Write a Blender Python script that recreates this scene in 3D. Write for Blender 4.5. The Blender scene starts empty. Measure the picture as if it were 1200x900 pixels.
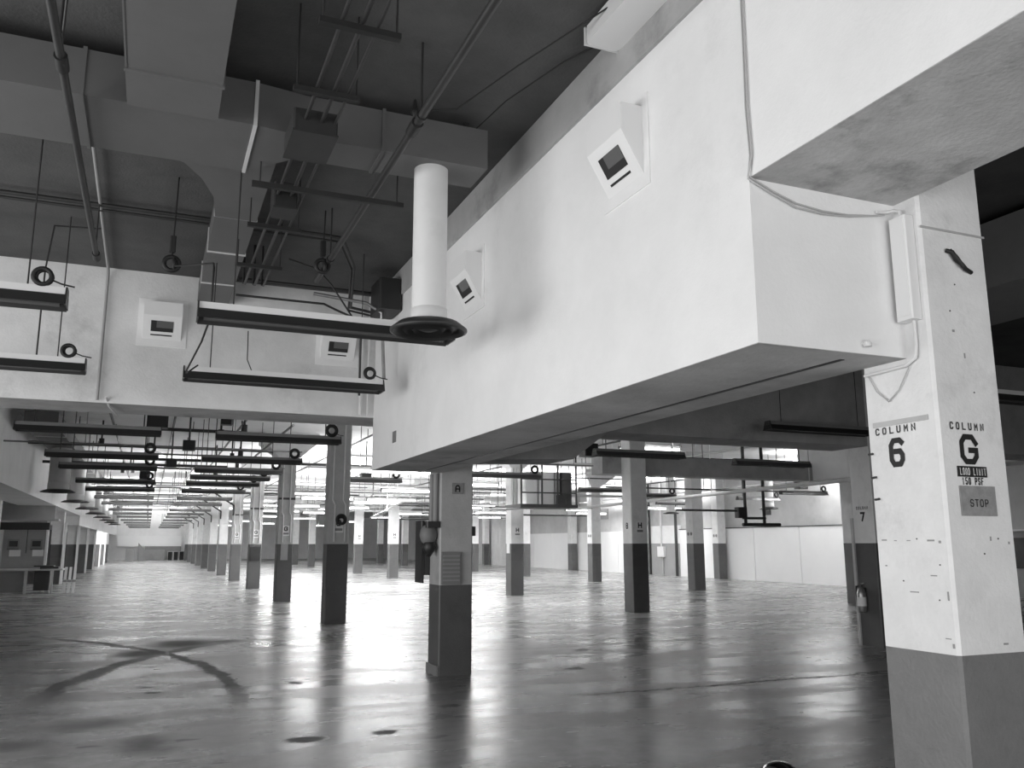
import bpy, math, random
from mathutils import Vector, Matrix
random.seed(7)
scene = bpy.context.scene
COL = scene.collection
PI = math.pi

# ------------------------------------------------------------------ camera
FPX, YAW, PITCH, ROLL, EYE = 1003.0, 0.3961, 0.18449, -0.0016, 1.6
cd = bpy.data.cameras.new('camera'); cd.sensor_fit = 'HORIZONTAL'; cd.sensor_width = 36.0
cd.lens = 36.0 * FPX / 1200.0; cd.clip_start = 0.05; cd.clip_end = 300
cam = bpy.data.objects.new('camera', cd); COL.objects.link(cam)
_f = Vector((math.sin(YAW)*math.cos(PITCH), math.cos(YAW)*math.cos(PITCH), math.sin(PITCH)))
_r = Vector((math.cos(YAW), -math.sin(YAW), 0)); _u = _r.cross(_f)
_r2 = _r*math.cos(ROLL)+_u*math.sin(ROLL); _u2 = -_r*math.sin(ROLL)+_u*math.cos(ROLL)
cam.matrix_world = Matrix(((_r2.x, _u2.x, -_f.x, 0), (_r2.y, _u2.y, -_f.y, 0), (_r2.z, _u2.z, -_f.z, EYE), (0, 0, 0, 1)))
scene.camera = cam

# ------------------------------------------------------------------ world, added fill lights and far daylight, exposure
w = bpy.data.worlds.new('world'); scene.world = w; w.use_nodes = True
w.node_tree.nodes['Background'].inputs[0].default_value = (.6, .6, .6, 1)
w.node_tree.nodes['Background'].inputs[1].default_value = 0.03
def area(name, loc, d, sx, sy, power, spread=180):
    L = bpy.data.lights.new(name, 'AREA'); L.shape = 'RECTANGLE'; L.size = sx; L.size_y = sy; L.energy = power
    L.spread = math.radians(spread)
    o = bpy.data.objects.new(name, L); COL.objects.link(o); o.location = loc
    o.rotation_euler = Vector(d).to_track_quat('-Z', 'Y').to_euler()
    return o
# added fill lights in unseen openings left of and behind the viewer
area('left_fill', (-5.15, 3.8, 1.75), (1, 0, 0), 11.6, 3.2, 520)
area('rear_fill', (2.25, -2.55, 1.65), (0, 1, 0), 5.4, 3.1, 150)
# daylight from the far side opening of the hall
area('far_daylight', (-5.5, 74.0, 1.3), (1, 0, 0), 16.0, 2.4, 900)
vs = scene.view_settings
vs.view_transform = 'Standard'; vs.look = 'None'; vs.exposure = 0.2; vs.gamma = 1.0; vs.use_curve_mapping = False
scene.cycles.use_denoising = True
scene.cycles.max_bounces = 8
scene.cycles.diffuse_bounces = 5
scene.cycles.glossy_bounces = 3
scene.cycles.sample_clamp_indirect = 6.0

# ------------------------------------------------------------------ materials (all grey: the picture is black and white)
def mat(name, v, rough=.7, metal=0, noise=0., scale=3., dirt=0., dirt_scale=.8, bump=0., emit=0.):
    m = bpy.data.materials.new(name); m.use_nodes = True
    nt = m.node_tree; N = nt.nodes; b = N['Principled BSDF']
    b.inputs['Roughness'].default_value = rough; b.inputs['Metallic'].default_value = metal
    b.inputs['Base Color'].default_value = (v, v, v, 1)
    if emit:
        b.inputs['Emission Color'].default_value = (1, 1, 1, 1); b.inputs['Emission Strength'].default_value = emit
    if noise or dirt or bump:
        tc = N.new('ShaderNodeTexCoord'); geo = N.new('ShaderNodeNewGeometry')
        n1 = N.new('ShaderNodeTexNoise'); n1.inputs['Scale'].default_value = scale; n1.inputs['Detail'].default_value = 6
        n1.inputs['Roughness'].default_value = .65
        nt.links.new(geo.outputs['Position'], n1.inputs['Vector'])
        r1 = N.new('ShaderNodeMapRange'); r1.inputs[1].default_value = .3; r1.inputs[2].default_value = .7
        r1.inputs[3].default_value = v*(1-noise); r1.inputs[4].default_value = min(1, v*(1+noise*.5))
        nt.links.new(n1.outputs[0], r1.inputs[0]); out = r1.outputs[0]
        if dirt:
            n2 = N.new('ShaderNodeTexNoise'); n2.inputs['Scale'].default_value = dirt_scale; n2.inputs['Detail'].default_value = 8
            n2.inputs['Roughness'].default_value = .7
            nt.links.new(geo.outputs['Position'], n2.inputs['Vector'])
            r2 = N.new('ShaderNodeMapRange'); r2.inputs[1].default_value = .56; r2.inputs[2].default_value = .72
            r2.inputs[3].default_value = 1; r2.inputs[4].default_value = 1-dirt
            nt.links.new(n2.outputs[0], r2.inputs[0])
            mm = N.new('ShaderNodeMath'); mm.operation = 'MULTIPLY'
            nt.links.new(out, mm.inputs[0]); nt.links.new(r2.outputs[0], mm.inputs[1]); out = mm.outputs[0]
        cb = N.new('ShaderNodeCombineColor')
        for i in range(3): nt.links.new(out, cb.inputs[i])
        nt.links.new(cb.outputs[0], b.inputs['Base Color'])
        if bump:
            n3 = N.new('ShaderNodeTexNoise'); n3.inputs['Scale'].default_value = 45; n3.inputs['Detail'].default_value = 4
            nt.links.new(geo.outputs['Position'], n3.inputs['Vector'])
            bp = N.new('ShaderNodeBump'); bp.inputs['Strength'].default_value = bump; bp.inputs['Distance'].default_value = .01
            nt.links.new(n3.outputs[0], bp.inputs['Height']); nt.links.new(bp.outputs[0], b.inputs['Normal'])
    return m
M = dict(
    white=mat('white_wall_paint', .84, .6, noise=.08, scale=1.2, dirt=.10, dirt_scale=1.1, bump=.15),
    beam=mat('beam_paint', .72, .7, noise=.16, scale=1.6, dirt=.3, dirt_scale=.9, bump=.3),
    beamgrey=mat('bare_beam_concrete', .42, .8, noise=.25, scale=2.0, dirt=.35, dirt_scale=1.1, bump=.4),
    soffit=mat('stained_soffit_grey', .52, .75, noise=.35, scale=1.3, dirt=.55, dirt_scale=1.6, bump=.3),  # undersides, darker than the painted faces, with stain blotches
    greyband=mat('mottled_grey', .42, .8, noise=.25, scale=1.0, dirt=.5, dirt_scale=.7, bump=.2),  # mottled grey of the wall-top strip and the column ledge
    ceildark=mat('dark_ceiling', .085, .9, noise=.3, scale=1.5, dirt=.35, dirt_scale=.8, bump=.4),  # near bay ceiling, much darker than the far one
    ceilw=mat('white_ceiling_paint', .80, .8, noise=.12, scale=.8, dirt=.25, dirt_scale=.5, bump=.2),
    colw=mat('column_white_paint', .76, .55, noise=.10, scale=4, dirt=.2, dirt_scale=2.2, bump=.25),
    colshade=mat('column_white_paint_shaded', .46, .55, noise=.14, scale=4, dirt=.25, dirt_scale=2.2, bump=.25),  # darker copy of the column white: shade on nearer aisle columns put into colour
    band=mat('column_grey_paint', .18, .5, noise=.12, scale=5, dirt=.25, dirt_scale=2, bump=.25),
    bandshade=mat('column_grey_paint_shaded', .095, .5, noise=.12, scale=5, dirt=.25, dirt_scale=2, bump=.25),  # darker copy of the front column's base grey, its weaker light painted in
    band2=mat('column_dark_grey_paint', .085, .5, noise=.12, scale=5, dirt=.25, dirt_scale=2, bump=.25),
    duct=mat('painted_sheet_metal', .125, .5, noise=.12, scale=2, dirt=.2, dirt_scale=2),
    ductw=mat('white_sheet_metal', .72, .45, noise=.06, scale=3, dirt=.1, dirt_scale=3),
    seam=mat('bright_seam_metal', .6, .4),
    black=mat('black_iron', .018, .5, noise=.2, scale=9),
    dark=mat('dark_grey_metal', .03, .45, noise=.2, scale=9),
    rubber=mat('black_rubber', .012, .6),
    steel=mat('galvanised_steel', .35, .35, metal=.7, noise=.15, scale=8),
    pipew=mat('white_painted_pipe', .7, .5, noise=.06, scale=6),
    lampw=mat('lamp_enamel', .8, .4),
    lampdark=mat('lamp_dark_reflector', .035, .35),  # near-black lamp undersides and end plates
    tubeoff=mat('unlit_glass_tube', .10, .15),
    tubeon=mat('lit_glass_tube', .9, .4, emit=5.),
    panel=mat('white_partition_board', .86, .6, noise=.03, scale=1),
    greyp=mat('grey_panel_paint', .30, .6, noise=.1, scale=3, dirt=.2, dirt_scale=1.5),
    midgrey=mat('mid_grey_paint', .22, .6, noise=.1, scale=3, dirt=.2, dirt_scale=1.5),
    upper=mat('grey_upper_wall', .5, .75, noise=.15, scale=1.2, dirt=.2, dirt_scale=.7),
    ink=mat('black_lettering', .012, .6),
    paper=mat('white_sign_sheet', .75, .6),
    plate=mat('worn_grey_sign', .28, .6, noise=.25, scale=25),
    hole=mat('grille_dark', .02, .8),
    glassy=mat('grille_glass', .12, .2),
    wood=mat('worn_board', .3, .7, noise=.2, scale=6),
    chrome=mat('polished_metal', .5, .12, metal=1),
    wire=mat('light_wire_jacket', .45, .6),
)

def floor_material():
    m = bpy.data.materials.new('worn_polished_concrete'); m.use_nodes = True
    nt = m.node_tree; N = nt.nodes; b = N['Principled BSDF']; LK = nt.links.new
    geo = N.new('ShaderNodeNewGeometry'); pos = geo.outputs['Position']
    def noise(sc, det=6, ro=.6, vec=None, stretch=None):
        n = N.new('ShaderNodeTexNoise'); n.inputs['Scale'].default_value = sc; n.inputs['Detail'].default_value = det; n.inputs['Roughness'].default_value = ro
        v = vec or pos
        if stretch:
            mp = N.new('ShaderNodeMapping'); mp.inputs['Scale'].default_value = stretch; LK(v, mp.inputs[0]); v = mp.outputs[0]
        LK(v, n.inputs['Vector']); return n.outputs[0]
    def rng(x, a, bb, c, d):
        r = N.new('ShaderNodeMapRange'); r.interpolation_type = 'SMOOTHSTEP'
        for i, q in enumerate((a, bb, c, d)): r.inputs[i+1].default_value = q
        LK(x, r.inputs[0]); return r.outputs[0]
    def op(o, x, y=None):
        k = N.new('ShaderNodeMath'); k.operation = o
        for i, q in enumerate((x, y)):
            if q is None: continue
            if isinstance(q, (int, float)): k.inputs[i].default_value = q
            else: LK(q, k.inputs[i])
        return k.outputs[0]
    base = rng(noise(.5, 8, .65), .3, .7, .20, .33)
    fine = rng(noise(6, 5, .6), .3, .7, .85, 1.12)
    col = op('MULTIPLY', base, fine)
    # long smears across the hall
    sm = rng(noise(1.0, 6, .7, stretch=(.35, 1.6, 1)), .55, .70, 1, .55)
    col = op('MULTIPLY', col, sm)
    # small dark patches
    sp = rng(noise(1.3, 3, .5, stretch=(.8, 1.5, 1)), .68, .72, 1, .25)
    col = op('MULTIPLY', col, sp)
    # curved tyre marks with an oily crossing, a floor crack and a few spills
    wob = N.new('ShaderNodeVectorMath'); wob.operation = 'MULTIPLY_ADD'
    nn = N.new('ShaderNodeTexNoise'); nn.inputs['Scale'].default_value = 1.6; nn.inputs['Detail'].default_value = 9; nn.inputs['Roughness'].default_value = .72; LK(pos, nn.inputs['Vector'])
    LK(nn.outputs[1], wob.inputs[0]); wob.inputs[1].default_value = (.5, .5, 0); LK(pos, wob.inputs[2]); wp = wob.outputs[0]
    def dist(c, v=None):
        d = N.new('ShaderNodeVectorMath'); d.operation = 'DISTANCE'; LK(v or wp, d.inputs[0]); d.inputs[1].default_value = c
        return d.outputs['Value']
    def ring(c, R, wd, amt, cen, rad):
        d = op('ABSOLUTE', op('SUBTRACT', dist(c), R))
        k = rng(d, wd*.4, wd, amt, 0)
        return op('MULTIPLY', k, rng(dist(cen), rad*.6, rad, 1, 0))
    O = .25
    marks = [ring((-9.2+O, 10.6+O, 0), 10.2, .13, .7, (.75, 14.2, 0), 5.2),
             ring((8.0, 9.6+O, 0), 8.75, .17, .6, (.1+O, 13.2, 0), 3.2)]
    def blob(c, sx, sy, amt):
        mp = N.new('ShaderNodeMapping'); mp.vector_type = 'POINT'
        mp.inputs['Location'].default_value = (-c[0]/sx, -c[1]/sy, 0); mp.inputs['Scale'].default_value = (1/sx, 1/sy, 0)
        LK(wp, mp.inputs[0]); ln = N.new('ShaderNodeVectorMath'); ln.operation = 'LENGTH'; LK(mp.outputs[0], ln.inputs[0])
        return rng(ln.outputs['Value'], .55 if sx < .25 else .15, 1.05, amt, 0)
    for c, sx, sy, a in (((.65+O, 15.5+O), .75, .9, .85), ((.0+O, 14.3+O), .55, .7, .85), ((1.25+O, 15.6+O), .6, .3, .7),
                         ((1.34+O, 7.62+O), .2, .16, .85), ((1.99+O, 7.65+O), .11, .10, .9), ((1.7+O, 10.7+O), .12, .14, .85), ((2.9+O, 8.6+O), .16, .1, .7), ((5.2+O, 10.4+O), .2, .12, .7), ((6.3+O, 12.2+O), .22, .14, .7), ((-.9+O, 8.3+O), .5, .3, .45),
                         ((1.16+O, 10.66+O), .08, .06, .7), ((.1+O, 7.9+O), .3, .5, .5), ((-.4+O, 9.0+O), .6, .4, .4), ((.1+O, 11.+O), .12, .1, .7),
                         ((.2+O, 10.6+O), .12, .1, .7)):
        marks.append(blob(c, sx, sy, a))
    sep = N.new('ShaderNodeSeparateXYZ'); LK(wp, sep.inputs[0])
    def yline(y, x0, x1, wd, amt):
        k = rng(op('ABSOLUTE', op('SUBTRACT', sep.outputs['Y'], y)), wd*.3, wd, amt, 0)
        k = op('MULTIPLY', k, rng(sep.outputs['X'], x0, x0+.6, 0, 1)); return op('MULTIPLY', k, rng(sep.outputs['X'], x1-.6, x1, 1, 0))
    for y, x0, x1, wd, a in ((8.6+O, 4.4, 9.5, .05, .85), (9.6+O, .5, 2.4, .025, .6), (32.2, -4, 9, .12, .6), (20.0, 0, 9, .05, .4), (12.9, 3.5, 12, .04, .5)):
        marks.append(yline(y, x0, x1, wd, a))
    mk = None
    for k in marks:
        col = op('MULTIPLY', col, op('SUBTRACT', 1, k)); mk = k if mk is None else op('MAXIMUM', mk, k)
    cb = N.new('ShaderNodeCombineColor')
    for i in range(3): LK(col, cb.inputs[i])
    LK(cb.outputs[0], b.inputs['Base Color'])
    ro = rng(noise(.9, 6, .65, stretch=(.5, 1.3, 1)),  .3, .7, .19, .36); ro = op('ADD', ro, op('MULTIPLY', mk, .35)); LK(ro, b.inputs['Roughness'])
    LK(op('SUBTRACT', .4, op('MULTIPLY', mk, .3)), b.inputs['Specular IOR Level'])
    bp = N.new('ShaderNodeBump'); bp.inputs['Strength'].default_value = .03; bp.inputs['Distance'].default_value = .02
    LK(noise(1.6, 2, .5), bp.inputs['Height']); LK(bp.outputs[0], b.inputs['Normal'])
    return m
M['floor'] = floor_material()

# ------------------------------------------------------------------ mesh helpers
class MB:
    def __init__(s): s.v = []; s.f = []; s.sm = []
    def add(s, vs, fs, smooth=False):
        n = len(s.v); s.v += [tuple(q) for q in vs]; s.f += [tuple(i+n for i in q) for q in fs]; s.sm += [smooth]*len(fs); return s
    def box(s, x0, x1, y0, y1, z0, z1):
        return s.add([(x, y, z) for z in (z0, z1) for x, y in ((x0, y0), (x1, y0), (x1, y1), (x0, y1))],
                     [(3, 2, 1, 0), (4, 5, 6, 7), (0, 1, 5, 4), (1, 2, 6, 5), (2, 3, 7, 6), (3, 0, 4, 7)])
    def prism(s, poly, a, b, axis):            # poly = 2D points, extruded along axis from a to b
        n = len(poly)
        def P(p, t): return {'x': (t, p[0], p[1]), 'y': (p[0], t, p[1]), 'z': (p[0], p[1], t)}[axis]
        vs = [P(p, a) for p in poly]+[P(p, b) for p in poly]
        ar = sum(poly[i][0]*poly[(i+1) % n][1]-poly[(i+1) % n][0]*poly[i][1] for i in range(n))
        fs = [tuple(range(n))[::-1], tuple(range(n, 2*n))]+[(i, (i+1) % n, n+(i+1) % n, n+i) for i in range(n)]
        flip = (ar < 0) != (axis == 'y')
        if (b < a): flip = not flip
        if flip: fs = [q[::-1] for q in fs]
        return s.add(vs, fs)
    def chbox(s, x0, x1, y0, y1, z0, z1, c=.015):
        return s.prism([(x0+c, y0), (x1-c, y0), (x1, y0+c), (x1, y1-c), (x1-c, y1), (x0+c, y1), (x0, y1-c), (x0, y0+c)], z0, z1, 'z')
    def tube(s, pts, r, seg=8, cap=True):
        pts = [Vector(p) for p in pts]; rings = []
        t0 = (pts[1]-pts[0]).normalized(); nrm = Vector((0, 0, 1)) if abs(t0.z) < .9 else Vector((1, 0, 0))
        for i, p in enumerate(pts):
            if i == 0: t = pts[1]-p
            elif i == len(pts)-1: t = p-pts[i-1]
            else: t = (p-pts[i-1]).normalized()+(pts[i+1]-p).normalized()
            t.normalize(); nrm = (nrm-t*nrm.dot(t))
            if nrm.length < 1e-4: nrm = t.orthogonal()
            nrm.normalize(); bn = t.cross(nrm)
            k = 1.0
            if 0 < i < len(pts)-1:
                c = (p-pts[i-1]).normalized().dot(t); k = min(1.6, 1/max(c, .5))
            rings.append([p+(nrm*math.cos(a)+bn*math.sin(a))*r*k for a in (2*PI*j/seg for j in range(seg))])
        vs = [q for R in rings for q in R]; fs = []
        for i in range(len(pts)-1):
            for j in range(seg):
                a, b2 = i*seg+j, i*seg+(j+1) % seg
                fs.append((a, b2, b2+seg, a+seg))
        s.add(vs, fs, True)
        if cap:
            n = len(pts)-1
            s.add(rings[0], [tuple(range(seg))[::-1]]); s.add(rings[n], [tuple(range(seg))])
        return s
    def lathe(s, prof, cx, cy, seg=32):        # prof = (r, z) list, around vertical axis
        vs = [(cx+r*math.cos(2*PI*j/seg), cy+r*math.sin(2*PI*j/seg), z) for r, z in prof for j in range(seg)]; fs = []
        for i in range(len(prof)-1):
            for j in range(seg):
                a, b2 = i*seg+j, i*seg+(j+1) % seg; fs.append((a, b2, b2+seg, a+seg))
        return s.add(vs, fs, True)
    def torus(s, c, R, r, axis='y', seg=20, sg=8):
        vs = []; fs = []
        for i in range(seg):
            a = 2*PI*i/seg
            for j in range(sg):
                b2 = 2*PI*j/sg; q = (R+r*math.cos(b2)); u, v2, t = q*math.cos(a), q*math.sin(a), r*math.sin(b2)
                p = {'y': (u, t, v2), 'x': (t, u, v2), 'z': (u, v2, t)}[axis]
                vs.append((c[0]+p[0], c[1]+p[1], c[2]+p[2]))
                fs.append((i*sg+j, ((i+1) % seg)*sg+j, ((i+1) % seg)*sg+(j+1) % sg, i*sg+(j+1) % sg))
        return s.add(vs, fs, True)
    def mesh(s, name, m, off=(0, 0, 0)):
        me = bpy.data.meshes.new(name)
        me.from_pydata([(a-off[0], b-off[1], c-off[2]) for a, b, c in s.v], [], s.f); me.update()
        me.polygons.foreach_set('use_smooth', s.sm)
        me.materials.append(M[m]); return me
def tag(o, label, cat, group=None):
    o['label'] = label; o['category'] = cat
    if group: o['group'] = group
    return o
def link(name, data, parent=None, loc=None):
    o = bpy.data.objects.new(name, data); COL.objects.link(o)
    if parent: o.parent = parent
    if loc: o.location = loc
    return o
def thing(name, label, cat, loc, group=None):
    o = bpy.data.objects.new(name, None); COL.objects.link(o); o.location = loc; o.empty_display_size = .2
    return tag(o, label, cat, group)
def wloc(o):
    v = Vector(o.location)
    while o.parent: o = o.parent; v += Vector(o.location)
    return v
def part(name, mb, m, parent, label=None):     # mb in world coordinates
    o = link(name, mb.mesh(name, m, wloc(parent)), parent)
    if label: o['label'] = label
    return o
def solo(name, mb, m, label, cat, group=None):
    n = len(mb.v); c = [sum(q[i] for q in mb.v)/n for i in range(2)]+[min(q[2] for q in mb.v)]
    o = link(name, mb.mesh(name, m, c), None, c); return tag(o, label, cat, group)
def struct(name, mb, m, parent=None):
    o = link(name, mb.mesh(name, m, wloc(parent) if parent else (0, 0, 0)), parent)
    if not parent: o['kind'] = 'structure'
    return o
GLYPH = {
 'C': [[(1,.8),(.8,1),(.2,1),(0,.8),(0,.2),(.2,0),(.8,0),(1,.2)]], 'O': [[(.2,0),(0,.2),(0,.8),(.2,1),(.8,1),(1,.8),(1,.2),(.8,0),(.2,0)]],
 'L': [[(0,1),(0,0),(1,0)]], 'U': [[(0,1),(0,.2),(.2,0),(.8,0),(1,.2),(1,1)]], 'M': [[(0,0),(0,1),(.5,.4),(1,1),(1,0)]], 'N': [[(0,0),(0,1),(1,0),(1,1)]],
 'G': [[(1,.76),(.76,1),(.24,1),(0,.78),(0,.22),(.24,0),(.76,0),(1,.22),(1,.46),(.6,.46)]],
 '6': [[(.98,.9),(.8,1),(.25,1),(0,.8),(0,.2),(.22,0),(.78,0),(1,.18),(1,.38),(.8,.54),(.42,.54)]],
 '7': [[(0,1),(1,1),(.35,0)]], '8': [[(.2,.52),(0,.66),(0,.86),(.2,1),(.8,1),(1,.86),(1,.66),(.8,.52),(.2,.52),(0,.38),(0,.16),(.2,0),(.8,0),(1,.16),(1,.38),(.8,.52)]],
 'H': [[(0,0),(0,1)],[(1,0),(1,1)],[(0,.5),(1,.5)]], 'D': [[(0,0),(0,1),(.7,1),(1,.75),(1,.25),(.7,0),(0,0)]],
 'A': [[(0,0),(0,.7),(.3,1),(.7,1),(1,.7),(1,0)],[(0,.4),(1,.4)]], 'I': [[(.5,0),(.5,1)]], 'T': [[(0,1),(1,1)],[(.5,1),(.5,0)]],
 'S': [[(1,.82),(.8,1),(.2,1),(0,.82),(0,.62),(.2,.5),(.8,.5),(1,.38),(1,.18),(.8,0),(.2,0),(0,.18)]],
 'P': [[(0,0),(0,1),(.75,1),(1,.85),(1,.6),(.75,.45),(0,.45)]], 'F': [[(0,0),(0,1),(1,1)],[(0,.52),(.8,.52)]],
 '1': [[(.25,.8),(.5,1),(.5,0)]], '5': [[(1,1),(0,1),(0,.55),(.75,.55),(1,.4),(1,.2),(.75,0),(.2,0),(0,.15)]], '0': [[(.2,0),(0,.2),(0,.8),(.2,1),(.8,1),(1,.8),(1,.2),(.8,0),(.2,0)]]}
def text_part(name, s, w_, h_, loc, face, m, parent, bold=.18, gap=.55):
    """block lettering cut from flat strokes; bold = stroke width / letter height, gap = letter spacing / letter width"""
    n = len(s); cw = w_/(n+(n-1)*gap); tk = bold*h_; mb = MB()
    def P(a, b):
        return (loc[0]+a, loc[1], loc[2]+b) if face == 'front' else (loc[0], loc[1]-a, loc[2]+b)
    for i, ch in enumerate(s):
        for line in GLYPH.get(ch, []):
            pts = [Vector((-w_/2+i*cw*(1+gap)+tk/2+u*(cw-tk), -h_/2+tk/2+v*(h_-tk))) for u, v in line]
            L, R = [], []
            for k, p in enumerate(pts):
                closed = (pts[0]-pts[-1]).length < 1e-6
                d0 = (p-pts[k-1]).normalized() if k else ((p-pts[-2]).normalized() if closed else (pts[1]-p).normalized())
                d1 = (pts[k+1]-p).normalized() if k < len(pts)-1 else ((pts[1]-p).normalized() if closed else d0)
                t = (d0+d1).normalized(); nn = Vector((-t.y, t.x)); q = tk/2/max(.55, nn.dot(Vector((-d1.y, d1.x))))
                e = Vector((0, 0))
                if not closed and k == 0: e = -d1*tk/2
                if not closed and k == len(pts)-1: e = d0*tk/2
                L.append(p+nn*q+e); R.append(p-nn*q+e)
            vs = [P(*v) for v in L]+[P(*v) for v in R]; c = len(pts)
            mb.add(vs, [(k, c+k, c+k+1, k+1) for k in range(c-1)])
    return part(name, mb, m, parent)

# ================================================================== the setting
CZ = 4.73                                       # ceiling height
struct('floor', MB().box(-6, 25, -3, 99, -.2, 0), 'floor')
struct('ceiling', MB().box(-6, 25, -3, 11.3, CZ, CZ+.25), 'ceildark')
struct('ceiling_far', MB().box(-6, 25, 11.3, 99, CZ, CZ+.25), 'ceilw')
# wall beside the columns of the near bay: high part runs on over the viewer, low box between the columns
bk = struct('wall_bulkhead', MB().prism([(-2.6, 3.30), (3.07, 3.30), (3.07, 2.50), (10.5, 2.50), (10.5, CZ), (-2.6, CZ)], 2.50, 3.40, 'x'), 'white')
struct('grey_top_band', MB().box(2.478, 2.50, -2.6, 10.5, 4.415, CZ), 'greyband', bk)
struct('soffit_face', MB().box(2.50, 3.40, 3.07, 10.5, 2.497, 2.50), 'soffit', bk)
struct('soffit_joint', MB().box(3.10, 3.13, 3.2, 10.5, 2.494, 2.50), 'dark', bk)
b1 = struct('beam_crosswise_1', MB().box(-5.2, 3.40, 10.5, 11.3, 3.16, CZ), 'beam')
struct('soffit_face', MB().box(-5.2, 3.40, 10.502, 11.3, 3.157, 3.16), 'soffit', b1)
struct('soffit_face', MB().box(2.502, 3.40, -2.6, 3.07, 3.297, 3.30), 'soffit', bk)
struct('beam_crosswise_2', MB().prism([(3.84, 2.68), (5.3, 2.74), (5.85, 3.14), (10.62, 3.14), (10.62, CZ), (3.84, CZ)], 10.5, 11.3, 'y').box(11.06, 24.6, 10.5, 11.3, 3.14, CZ), 'beamgrey')
struct('beam_crosswise_3', MB().box(10.1, 16.6, 18.44, 19.0, 3.28, 3.75), 'beamgrey')
struct('beam_lengthwise_1', MB().box(16.6, 17.48, 11.3, 19.0, 3.28, CZ), 'white')
# left duct bulkhead over the side bays, with a lower far run
struct('wall_left_bulkhead', MB().prism([(11.3, 2.95), (46, 2.95), (46, 2.5), (98, 2.5), (98, CZ), (11.3, CZ)], -4.3, -3.1, 'x'), 'white')
struct('wall_left', MB().box(-5.8, -5.6, 11.3, 66, 0, CZ).box(-5.8, -5.6, 82, 98, 0, CZ).box(-5.8, -5.6, 66, 82, 2.5, CZ), 'greyp')
struct('wall_left_return', MB().box(-5.8, -5.0, 11.1, 11.3, 0, 3.16), 'upper')
wl = MB()
wl.box(-5.4, -5.2, -2.6, -2.1, 0, CZ); wl.box(-5.4, -5.2, 9.7, 11.1, 0, CZ); wl.box(-5.4, -5.2, -2.1, 9.7, 3.4, CZ)  # opening shaped for the added left fill light
struct('wall_left_near', wl, 'upper')
struct('wall_front', MB().box(-5.4, -.5, -2.8, -2.6, 0, CZ).box(5.0, 24.8, -2.8, -2.6, 0, CZ).box(-.5, 5.0, -2.8, -2.6, 3.25, CZ), 'upper')  # doorway added to let in the rear fill light
wr = struct('wall_right', MB().box(24.6, 24.8, -2.8, 98, 0, CZ), 'upper')
# white boards of the partition along the right wall, each its own panel
PY = [14.0, 16.4]
y = 19.4
pb = [(19.6, 22.4), (22.43, 25.3), (25.33, 28.2), (28.23, 31.1), (31.13, 34.0), (34.03, 36.9), (40.2, 43.1), (43.13, 46.0), (46.03, 48.9), (48.93, 51.8), (51.83, 54.7), (54.73, 57.6)]
for a, b in pb:
    struct('partition_panel', MB().chbox(24.50, 24.6, a, b, 0, 2.27, .006), 'panel', wr)
struct('partition_cap', MB().box(24.47, 24.6, 19.6, 36.9, 2.27, 2.31), 'dark', wr)
struct('wall_back', MB().box(-5.8, 24.8, 98, 98.2, 0, CZ), 'white')

# ================================================================== columns
CW = .44
colmesh = {}
def cmesh(key, z0, z1, m, name, c=.015):
    k = (key, z0, z1, m)
    if k not in colmesh: colmesh[k] = MB().chbox(0, CW, 0, CW, z0, z1, c).mesh(name, m)
    return colmesh[k]
def column(x, y, label, top=CZ, bands=(1.07, 1.6), group=None, capital=False, paint='colw', base='bandshade'):
    t = thing('concrete_column', label, 'column', (x, y, 0), group); t['kind'] = 'thing'
    z = 0
    link('base_band', cmesh('b', 0, bands[0], base, 'base_band'), t); z = bands[0]
    if len(bands) > 1:
        link('painted_band', cmesh('m', bands[0], bands[1], 'band2', 'painted_band'), t); z = bands[1]
    link('shaft', cmesh('s', z, top-.002, paint, 'shaft'), t)
    if capital:
        mb = MB(); a = CW; e = .55
        vs = [(0, 0, 4.0), (a, 0, 4.0), (a, a, 4.0), (0, a, 4.0), (-e, -e, 4.5), (a+e, -e, 4.5), (a+e, a+e, 4.5), (-e, a+e, 4.5),
              (-e, -e, CZ-.002), (a+e, -e, CZ-.002), (a+e, a+e, CZ-.002), (-e, a+e, CZ-.002)]
        mb.add(vs, [(0, 1, 5, 4), (1, 2, 6, 5), (2, 3, 7, 6), (3, 0, 4, 7), (4, 5, 9, 8), (5, 6, 10, 9), (6, 7, 11, 10), (7, 4, 8, 11), (8, 9, 10, 11), (3, 2, 1, 0)])
        link('capital', mb.mesh('capital', 'colw'), t)
    return t
LY = {n: 3.0+7.5*(n-6) for n in range(6, 20)}; LY[6] = 2.92
LX = dict(F=-3.72, G=3.40, H=10.62, I=17.50, J=23.98)
ORD = ['first', 'second', 'third', 'fourth', 'fifth', 'sixth', 'seventh', 'eighth', 'ninth', 'tenth', 'eleventh', 'twelfth', 'thirteenth', 'fourteenth', 'fifteenth', 'sixteenth', 'seventeenth', 'eighteenth', 'nineteenth', 'twentieth', 'twenty-first', 'twenty-second', 'twenty-third', 'twenty-fourth', 'twenty-fifth', 'twenty-sixth', 'twenty-seventh', 'twenty-eighth', 'twenty-ninth', 'thirtieth']
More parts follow.
